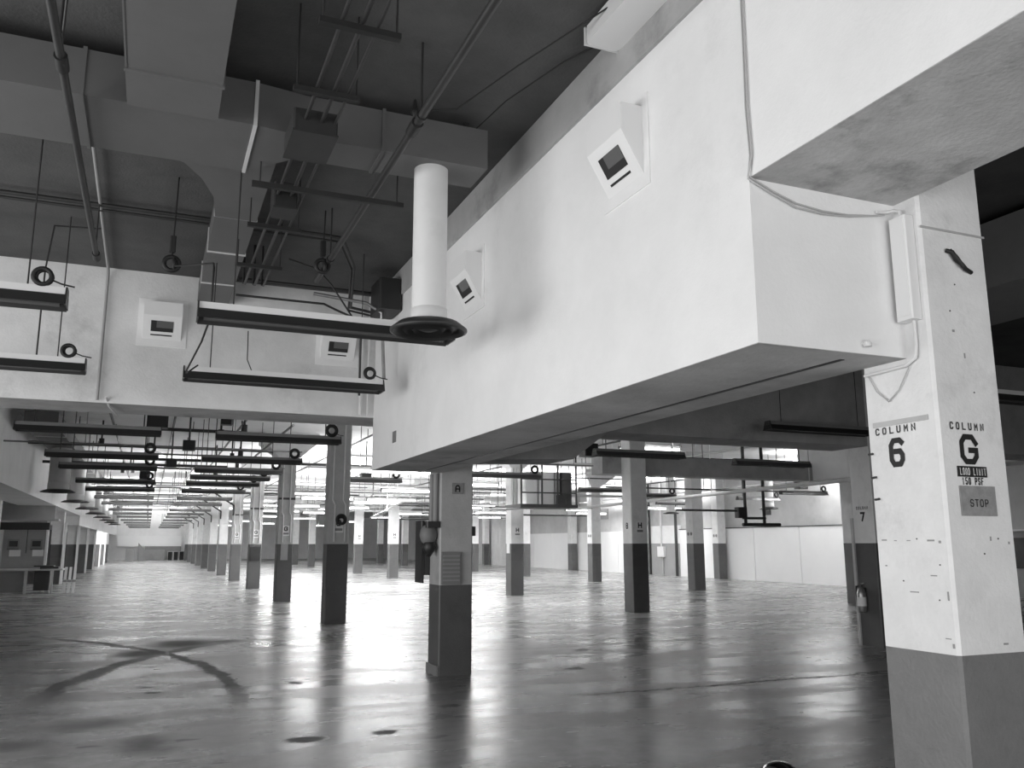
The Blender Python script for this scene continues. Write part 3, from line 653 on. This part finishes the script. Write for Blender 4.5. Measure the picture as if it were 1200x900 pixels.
solo('wall_conduit', vc, 'greyp', 'thin conduit bending from the ceiling down the crosswise beam face', 'conduit')
pipe([(-.552, 10.442, 3.219), (-.515, 10.58, 3.136), (-.46, 11.04, 3.118), (-.442, 11.298, 3.118)], .012, 'pipew', 'short pale cable curling under the crosswise beam', 'cable', name='hanging_cable', seg=6)
cg = 'three lengthwise conduits'
for i, xx in enumerate((.727, .828, .911)):
    pipe([(xx, -2.5, 4.222), (xx, 8.832, 4.222), (xx, 8.97, 4.268), (xx, 9.016, 4.71)], (.012, .014, .010)[i], 'dark', ('outermost', 'middle', 'innermost')[i]+' of three parallel dark conduits hung on the trapeze bars', 'conduit', cg, 'conduit')
for i, (yy, a, b) in enumerate(((2.4, .61, 1.03), (3.96, .61, 1.03), (4.67, .59, .975), (7.0, .57, 1.0), (8.1, .57, 1.0))):
    t = thing('trapeze_bar', ['trapeze bar hidden overhead carrying the conduits', 'dark trapeze bar highest in view under the three conduits', 'dark trapeze bar just before the conduit junction box', 'dark trapeze bar between duct and beam under the conduits', 'dark trapeze bar closest to the beam under the conduits'][i], 'bracket', (a, yy, 4.176), 'conduit trapezes')
    part('bar', MB().box(a, b, yy-.02, yy+.02, 4.171, 4.204), 'black', t)
    for xx in (a+.02, b-.02): part('rod', MB().tube([(xx, yy, 4.194), (xx, yy, 4.728)], .006, 5), 'dark', t)
jb = thing('junction_box', 'dark square junction box on the three conduits under the duct', 'box', (.782, 5.29, 4.139))
part('body', MB().chbox(.653, .929, 5.078, 5.502, 4.139, 4.286, .01), 'dark', jb)
part('lid', MB().box(.649, .934, 5.074, 5.506, 4.13, 4.144), 'dark', jb)
jb = thing('junction_box', 'black upright junction box behind the duct on the conduits', 'box', (.782, 6.44, 4.139))
part('body', MB().chbox(.699, .874, 6.348, 6.578, 4.121, 4.323, .01), 'black', jb)
part('lid', MB().box(.695, .879, 6.343, 6.583, 4.112, 4.125), 'dark', jb)
sb = thing('strut_bar', 'long black strut hung crosswise behind the duct', 'bar', (1.012, 6.072, 4.13))
part('bar', MB().box(.506, 1.619, 6.008, 6.044, 4.121, 4.158), 'black', sb)
for xx in (.56, 1.57): part('rod', MB().tube([(xx, 6.026, 4.158), (xx, 6.026, 4.32 if xx < 1 else CZ)], .006, 5), 'dark', sb)
for i, (yy, r) in enumerate(((8.30, .020), (8.436, .015))):
    pipe([(-5.1, yy, 4.664), (.331, yy, 4.664)], r, 'dark', ['thicker', 'thinner'][i]+' of two dark pipes crossing the ceiling towards the small duct', group='crosswise ceiling pipes')
    pipe([(.699, yy, 4.664), (1.38, yy, 4.664), (1.61, yy+.02, 4.664), (1.84, yy+.5, 4.544), (2.024, yy+1.5, 4.36), (2.475, yy+1.7, 4.36)], r*.8, 'dark', ['thicker', 'thinner'][i]+' of two dark pipes bending from the small duct to the wall corner', group='bent corner pipes')
pipe([(.736, 9.752, 4.544), (2.484, 9.752, 4.544)], .022, 'dark', 'dark pipe crossing before the beam top beside the small duct')
pipe([(.736, 10.028, 4.434), (1.748, 10.028, 4.434), (1.886, 10.028, 4.378), (2.07, 10.028, 4.314), (2.208, 10.028, 4.13), (2.208, 10.028, 3.348)], .014, 'dark', 'thin conduit crossing the beam and dropping beside the wall corner', 'conduit', name='conduit')
pipe([(1.196, 9.108, 4.636), (1.472, 8.924, 4.498), (1.61, 8.832, 4.314), (1.84, 8.832, 3.992), (1.978, 8.878, 3.9)], .009, 'rubber', 'loose black cable dropping in an arc near the wall corner', 'cable', name='loose_cable')
pipe([(1.518, 9.384, 4.36), (2.116, 9.384, 4.314), (2.3, 9.384, 4.222), (2.318, 9.384, 3.9), (2.346, 9.384, 3.44)], .02, 'steel', 'grey conduit with a rounded bend beside the drop duct', 'conduit', name='conduit')
pipe([(2.318, 10.451, 4.71), (2.318, 10.451, 3.173)], .02, 'pipew', 'pale conduit upright in the inner corner of beam and bulkhead', 'conduit', name='conduit')
pipe([(2.41, 10.451, 4.71), (2.41, 10.451, 3.173)], .012, 'pipew', 'thin pale cable upright in the corner of beam and bulkhead', 'cable', name='cable')
pipe([(1.426, 4.968, 4.36), (1.656, 4.876, 4.378), (1.932, 4.508, 4.544), (2.3, 3.864, 4.691), (2.392, 3.588, 4.728)], .005, 'rubber', 'thin black wire looping from the sprinkler pipe to the ceiling edge', 'wire', name='thin_wire')
pipe([(2.024, 5.612, 4.627), (2.116, 5.152, 4.673), (2.3, 4.6, 4.71), (2.41, 4.416, 4.728)], .005, 'rubber', 'thin black wire from the duct end to the ceiling edge', 'wire', name='thin_wire')
# hanging cord coils and drop cords of the lamps
for i, (xx, yy, zz) in enumerate(((.018, 7.544, 3.946), (1.334, 7.82, 4.176))):
    t = thing('cord_bundle', ['black cord bundle hanging beside the small duct', 'black cord bundle hanging on the sprinkler pipe end'][i], 'cord', (xx, yy, zz))
    b = MB().torus((xx, yy, zz), .06, .02, 'y'); b.torus((xx+.02, yy+.02, zz), .05, .018, 'x'); part('coil', b, 'rubber', t)
    part('cord', MB().tube([(xx, yy, zz+.05), (xx+.01, yy, 4.728)], .007, 5), 'rubber', t)
    part('plug', MB().chbox(xx-.025, xx+.025, yy-.03, yy+.03, zz+.10, zz+.24, .008), 'rubber', t)
pipe([(.304, 6.394, 3.339), (.304, 6.348, 3.578), (.304, 6.44, 3.642), (.046, 7.452, 3.9)], .007, 'rubber', 'thin cord rising from the lamp before the drop duct', 'cord', name='lamp_cord')
pipe([(.313, 6.458, 3.256), (.276, 6.992, 3.164), (.202, 7.728, 3.072), (.221, 8.464, 3.182), (.331, 8.887, 3.348)], .008, 'rubber', 'drooping cord linking the two unlit lamps beside the bulkhead', 'cord', name='lamp_cord')
pipe([(-1.086, 8.924, 3.339), (-1.086, 8.924, 4.176), (-1.049, 8.97, 4.636), (-.644, 8.97, 4.664)], .008, 'dark', 'thin conduit rising from the lower cut lamp to the ceiling', 'conduit', name='conduit')
pipe([(.92, 10.304, 4.084), (.92, 10.212, 3.716), (.966, 10.028, 3.532), (1.196, 9.016, 3.348)], .006, 'dark', 'thin cord trailing from conduits to the lower lamp', 'cord', name='lamp_cord')

# ================================================================== clutter under the far ceiling
def run_pipe(p0, p1, r, m, label, group, hang=2, cat='pipe'):
    t = thing('ceiling_pipe', label, cat, p0, group)
    part('run', MB().tube([p0, p1], r, 7), m, t)
    a, b = Vector(p0), Vector(p1)
    for i in range(hang):
        q = a.lerp(b, (i+.5)/hang)
        part('hanger', MB().tube([(q.x, q.y, q.z), (q.x, q.y, CZ)], .012, 5), m, t)
    return t
g1 = 'crosswise pipes over the aisle'; g2 = 'crosswise pipes beyond the middle rows'; g3 = 'lengthwise pipes under the far ceiling'
rnd = random.Random(11)
for i in range(24):
    yy = 13.2+i*1.75+rnd.uniform(-.5, .5); z = rnd.choice((3.7, 3.85, 4.05, 4.25, 4.5))
    x0, x1 = rnd.choice(((-3.1, 3.38), (-3.1, 2.2), (-1.6, 3.38), (-2.0, 9.5), (-3.1, 3.38)))
    run_pipe((x0, yy, z), (x1, yy, z), rnd.choice((.02, .03, .045)), rnd.choice(('dark', 'black', 'dark', 'midgrey')), ORD[i]+' thin dark pipe crossing the aisle ceiling counted from the crosswise beam', g1)
for i in range(30):
    yy = 19.3+i*1.3+rnd.uniform(-.4, .4); z = rnd.choice((2.95, 3.2, 3.5, 3.75, 4.0, 4.3, 4.6))
    x0 = rnd.choice((4.0, 5.0, 8.0, 11.4, 12.0)); x1 = x0+rnd.uniform(5, 12); x1 = min(x1, 24.4)
    if any(abs(yy-LY[n]-.2) < .35 for n in LY): yy += .8
    run_pipe((x0, yy, z), (x1, yy, z), rnd.choice((.022, .03, .045)), rnd.choice(('dark', 'black', 'midgrey', 'pipew', 'steel')), ORD[i]+' thin pipe crossing among the middle columns counted from the second beam', g2, 3)
for i, (xx, z, y0, y1, m) in enumerate(((-1.0, 4.55, 13, 60, 'dark'), (.4, 4.65, 13, 70, 'black'), (1.95, 4.5, 13, 80, 'dark'), (2.9, 4.3, 20, 90, 'midgrey'), (5.4, 4.5, 19, 70, 'dark'), (7.9, 4.4, 19, 70, 'midgrey'), (12.3, 4.5, 19, 60, 'dark'), (15.6, 4.3, 19, 60, 'pipew'), (20.3, 4.2, 13, 60, 'dark'), (22.6, 3.9, 13, 55, 'midgrey'))):
    run_pipe((xx, y0, z), (xx, y1, z), .03, m, ORD[i]+' pipe running lengthwise under the far ceiling counted from the duct side', g3+(' aisle' if xx < 3.4 else ' rows'), 6)
run_pipe((13.5, 13.2, 2.92), (14.9, 30.0, 2.90), .05, 'pipew', 'long white pipe sloping lengthwise past the numbered 8 column', None, 4)
run_pipe((7.0, 25.2, 2.85), (10.5, 44, 2.95), .035, 'pipew', 'white lengthwise pipe under the lit lamps', None, 4)
tr = thing('cable_tray', 'pale cable tray running down the aisle under the far ceiling', 'tray', (1.4, 60, 4.2))
part('bed', MB().box(1.25, 1.6, 32, 92, 4.15, 4.18), 'pipew', tr)
for xx in (1.25, 1.58): part('rail', MB().box(xx, xx+.02, 32, 92, 4.15, 4.27), 'pipew', tr)
for k in range(10): part('hanger', MB().tube([(1.42, 34+6*k, 4.18), (1.42, 34+6*k, CZ)], .015, 5), 'dark', tr)
for i, (xx, yy, z, s) in enumerate(((-.15, 15.3, 3.52, .32), (.55, 19.9, 3.62, .26), (1.2, 18.2, 4.0, .22), (.3, 25.5, 3.7, .28), (-.4, 29, 3.6, .3), (5.9, 26, 3.5, .3), (13.6, 22.3, 3.62, .4), (21.2, 24.2, 3.5, .35), (9.2, 17.6, 3.6, .35))):
    t = thing('ceiling_box', ['black box hung beside the first aisle lamp beyond the beam', 'black box hung above the second aisle lamp', 'small black box hung over the aisle close to the beam', 'black box hung mid aisle under the far ceiling', 'black box hung on the duct side of the aisle', 'black box hung past the bulkhead column', 'black box hung behind the second beam', 'black box hung over the partition boards', 'black box hung at the end of the second beam'][i], 'box', (xx, yy, z))
    part('body', MB().chbox(xx, xx+s, yy, yy+s, z, z+s*.85, .02), 'black', t)
    part('hanger', MB().tube([(xx+s/2, yy+s/2, z+s*.8), (xx+s/2, yy+s/2, CZ)], .02, 6), 'dark', t)
for i in range(18):
    xx = rnd.uniform(-1.8, 3.0); yy = 14.5+i*1.6+rnd.uniform(-.4, .4); zl = rnd.uniform(3.75, 4.3)
    t = thing('ceiling_drop', ORD[i]+' black sprinkler drop hanging over the aisle counted from the beam', 'sprinkler', (xx, yy, zl), 'sprinkler drops over the aisle')
    part('drop_pipe', MB().tube([(xx, yy, CZ), (xx, yy, zl+.1)], .022, 6), 'black', t)
    part('fitting', MB().chbox(xx-.06, xx+.06, yy-.06, yy+.06, zl, zl+.16, .02), 'black', t)
# diagonal braces on far aisle columns
for n in range(11, 17):
    pipe([(3.42, LY[n]-.1, 2.9), (3.42, LY[n]-.1, 3.3), (3.1, LY[n]-.1, 3.5), (2.4, LY[n]-.1, 3.95)], .035, 'black', 'bent black conduit on the '+ORD[n-8]+' column along the aisle', 'conduit', 'bent conduits on far columns', 'conduit', 6)

# hanging pipe frame near the partition
pf = thing('pipe_rack', 'black hanging frame of pipes before the partition boards', 'pipe rack', (16, 20, 2.07))
for xx in (15.5, 16.15): part('upright', MB().tube([(xx, 20, 2.08), (xx, 20, CZ)], .045, 8), 'black', pf)
part('crossbar', MB().tube([(15.4, 20, 2.12), (16.7, 20, 2.12)], .05, 8), 'black', pf)
part('crossbar', MB().tube([(15.4, 20, 2.30), (16.2, 20, 2.30)], .035, 8), 'black', pf)
part('bracket', MB().chbox(15.2, 15.5, 19.9, 20.1, 2.3, 2.6), 'dark', pf)
part('arm', MB().tube([(13.2, 20, 2.5), (15.3, 20, 2.5)], .03, 8), 'dark', pf)

# hanging switchgear platform beside H9
sg = thing('switchgear_platform', 'hanging platform with grey switchgear cabinets beside the H column', 'platform', (11, 24, 2.6))
part('deck', MB().box(10.05, 11.95, 23.4, 24.6, 2.66, 2.76), 'black', sg)
part('deck_step', MB().box(9.6, 10.05, 23.4, 24.6, 2.60, 2.64), 'midgrey', sg)
for x0, x1, m in ((10.35, 10.75, 'ductw'), (10.8, 11.3, 'ductw'), (11.32, 11.5, 'greyp'), (11.55, 11.9, 'dark')):
    c = part('cabinet', MB().chbox(x0, x1, 23.7, 24.3, 2.76, 3.75, .02), m, sg)
    part('door', MB().box(x0+.03, x1-.03, 23.685, 23.7, 2.85, 3.68), m, c)
for xx in (10.1, 10.78, 11.3, 11.92): part('hanger_post', MB().tube([(xx, 23.45, 2.76), (xx, 23.45, CZ)], .03, 6), 'black', sg)
for zz in (3.1, 3.5): part('guard_rail', MB().tube([(10.1, 23.45, zz), (11.92, 23.45, zz)], .02, 6), 'black', sg)
part('valve_box', MB().chbox(11.35, 11.6, 23.5, 23.68, 2.76, 3.05), 'black', sg)

# electrical panel on the right wall between the partition boards
ep = struct('wall_right_recess', MB().box(24.48, 24.6, 36.9, 40.2, 1.6, 2.5), 'white')
struct('wall_right_dado', MB().box(24.48, 24.6, 36.9, 40.2, 0, 1.6), 'greyp')
eb = thing('electric_box', 'white electric box on the grey wall panel between partition boards', 'box', (24.4, 38.4, .9))
part('body', MB().chbox(24.33, 24.48, 38.15, 38.75, .92, 1.45, .01), 'lampw', eb)
part('door', MB().box(24.315, 24.33, 38.19, 38.71, .96, 1.41), 'panel', eb)
part('conduit', MB().tube([(24.44, 38.4, .92), (24.44, 38.4, 0)], .03, 8), 'upper', eb)
part('conduit', MB().tube([(24.44, 38.5, 1.45), (24.44, 38.5, 4.72)], .05, 8), 'pipew', eb)
for i, yy in enumerate((37.1, 39.6)):
    pipe([(24.42, yy, 0), (24.42, yy, 4.72)], .07, 'dark', ['dark pipe standing beside the partition board edge', 'dark pipe standing on the far side of the electric box'][i])
sg2 = solo('safety_sign', MB().box(24.57, 24.6, 30.0, 30.5, 2.8, 3.1), 'dark', 'small dark sign on the wall above the white partition', 'sign')
solo('safety_sign', MB().box(24.57, 24.6, 44.3, 45.2, 3.0, 3.6), 'plate', 'grey square sign on the wall above the far partition boards', 'sign')
cb = thing('steel_cabinet', 'dark cabinet against the wall seen just past the lettered column', 'cabinet', (24.2, 18.2, 0))
part('body', MB().chbox(24.0, 24.6, 16.9, 18.9, .85, 1.75), 'black', cb)
part('stand', MB().box(24.05, 24.58, 17.0, 18.8, 0, .85), 'greyp', cb)
part('shelf', MB().box(24.1, 24.6, 16.9, 18.9, 1.95, 2.0), 'panel', cb)
part('shelf_bracket', MB().box(24.2, 24.6, 17.9, 17.94, 1.75, 1.95), 'dark', cb)

# ================================================================== left: workbench, booth panels, signs
bh = thing('booth_screen', 'grey booth panel standing behind the workbench', 'panel', (-3.9, 34.3, 0))
part('board', MB().box(-4.6, -3.28, 34.2, 34.26, .3, 2.1), 'greyp', bh)
part('edge_post', MB().box(-3.30, -3.22, 34.17, 34.29, 0, 2.4), 'lampw', bh)
part('header', MB().box(-5.0, -3.22, 34.15, 34.3, 2.1, 2.35), 'dark', bh)
part('seam', MB().box(-3.88, -3.86, 34.19, 34.2, 1.3, 2.1), 'dark', bh)
for i, xx in enumerate((-4.45, -3.75)):
    t = thing('wall_sign', ['grey warning sign on the booth panel beside the white post', 'grey warning sign on the booth panel beside its edge post'][i], 'sign', (xx, 34.19, 1.3))
    part('plate', MB().box(xx, xx+.36, 34.18, 34.199, 1.45, 1.78), 'midgrey', t)
    part('emblem', MB().box(xx+.05, xx+.31, 34.175, 34.18, 1.53, 1.72), 'dark', t)
    part('notice', MB().box(xx+.08, xx+.42, 34.18, 34.199, 1.2, 1.42), 'paper', t)
    part('caption', MB().box(xx, xx+.36, 34.178, 34.199, 1.425, 1.445), 'dark', t)
wbn = thing('workbench', 'grey workbench with pale legs before the booth panel', 'bench', (-3.6, 33.4, 0))
part('top', MB().box(-4.9, -2.6, 33.1, 34.1, .74, .79), 'upper', wbn)
for xx in (-4.85, -3.72, -2.95): part('leg', MB().box(xx, xx+.08, 33.12, 33.2, 0, .74), 'upper', wbn)
part('modesty_board', MB().box(-4.78, -3.75, 33.2, 33.24, .03, .70), 'midgrey', wbn)
part('cabinet', MB().chbox(-3.45, -2.98, 33.25, 34.0, .08, .72), 'dark', wbn)
for i, xx in enumerate((-2.56, -2.42, -2.28)):
    t = thing('pallet_board', ['pale board leaning closest to the workbench leg', 'pale board in the middle of the leaning three', 'pale board outermost of the leaning three'][i], 'board', (xx, 33.3, 0), 'leaning boards')
    part('plank', MB().prism([(33.1, 0), (33.16, 0), (33.5, .84), (33.44, .84)], xx, xx+.08, 'x'), 'lampw', t)
    part('cleat', MB().box(xx-.02, xx+.10, 33.22, 33.30, .35, .42), 'wood', t)
ct = MB().chbox(-3.3, -2.75, 33.3, 33.9, .79, .86).chbox(-3.5, -2.9, 33.35, 33.95, .86, .90)
solo('flat_cartons', ct, 'dark', 'dark flat cartons lying on the workbench top', 'carton')
cp = MB().tube([(-4.9, 34.0, 2.36), (-4.3, 33.95, 2.42), (-3.9, 34.0, 2.37), (-3.4, 33.9, 2.44), (-2.9, 33.95, 2.38), (-2.5, 33.9, 2.36)], .05, 8)
# booth side and ledge above
solo('booth_ledge', MB().box(-5.5, -2.95, 34.1, 34.9, 2.42, 2.47), 'upper', 'thin ledge over the booth panel behind the workbench', 'ledge')
solo('infill_board', MB().box(-5.5, -3.12, 34.6, 34.7, 2.47, 2.95), 'upper', 'grey board between booth ledge and duct bulkhead', 'board')
# partitions between F columns
for n in range(11, 17):
    solo('bay_screen', MB().box(-4.9, -3.74, LY[n]+.1, LY[n]+.2, 0, 2.2), 'midgrey', ORD[n-11]+' grey screen board between the side bays under the duct bulkhead', 'screen', 'side bay screens')
    solo('bay_guard_post', MB().box(-3.26, -3.16, LY[n]-.1, LY[n]+.0, 0, 2.5), 'lampw', ORD[n-11]+' pale guard post by the duct bulkhead columns', 'post', 'guard posts by the side bays')
# far end of the aisle
lb = MB().prism([(-.9, 0), (1.6, 0), (1.6, 1.05), (-.3, 1.05), (-.9, 1.75)], 95.0, 96.5, 'y')
solo('ramp_wall', lb, 'greyp', 'pale sloping low wall at the far end of the aisle', 'wall')
solo('far_screen', MB().box(-2.9, 3.2, 97.2, 97.4, 1.4, 2.45), 'panel', 'white band of boards on the far end wall of the aisle', 'board')
solo('far_screen', MB().box(-.3, 3.2, 97.25, 97.4, .0, 1.4), 'midgrey', 'grey band of boards low on the far end wall of the aisle', 'board')
for i in range(3):
    t = thing('storage_rack', ORD[i]+' small dark rack at the far end of the aisle', 'rack', (1.9+.55*i, 95.6, 0), 'far racks')
    part('back', MB().box(1.9+.55*i, 2.4+.55*i, 96.0, 96.05, 0, .85), 'dark', t)
    for dx in (0, .46): part('side', MB().box(1.9+.55*i+dx, 1.94+.55*i+dx, 95.5, 96.0, 0, .85), 'upper', t)
    part('top', MB().box(1.9+.55*i, 2.4+.55*i, 95.5, 96.05, .85, .9), 'upper', t)
solo('far_crate', MB().chbox(-1.9, -1.2, 90.0, 91.0, 0, 1.2), 'upper', 'pale crate beside the far opening of the aisle', 'crate')

# ================================================================== dome at the bottom edge
dm = thing('metal_dome', 'shiny dark round cap on the floor at the bottom edge', 'dome', (4.25, 5.25, 0))
part('shell', MB().lathe([(.0, .075), (.04, .072), (.08, .06), (.11, .035), (.12, .0)], 4.25, 5.25, 24), 'chrome', dm)
part('rim', MB().torus((4.25, 5.25, .008), .125, .008, 'z', 28, 6), 'dark', dm)
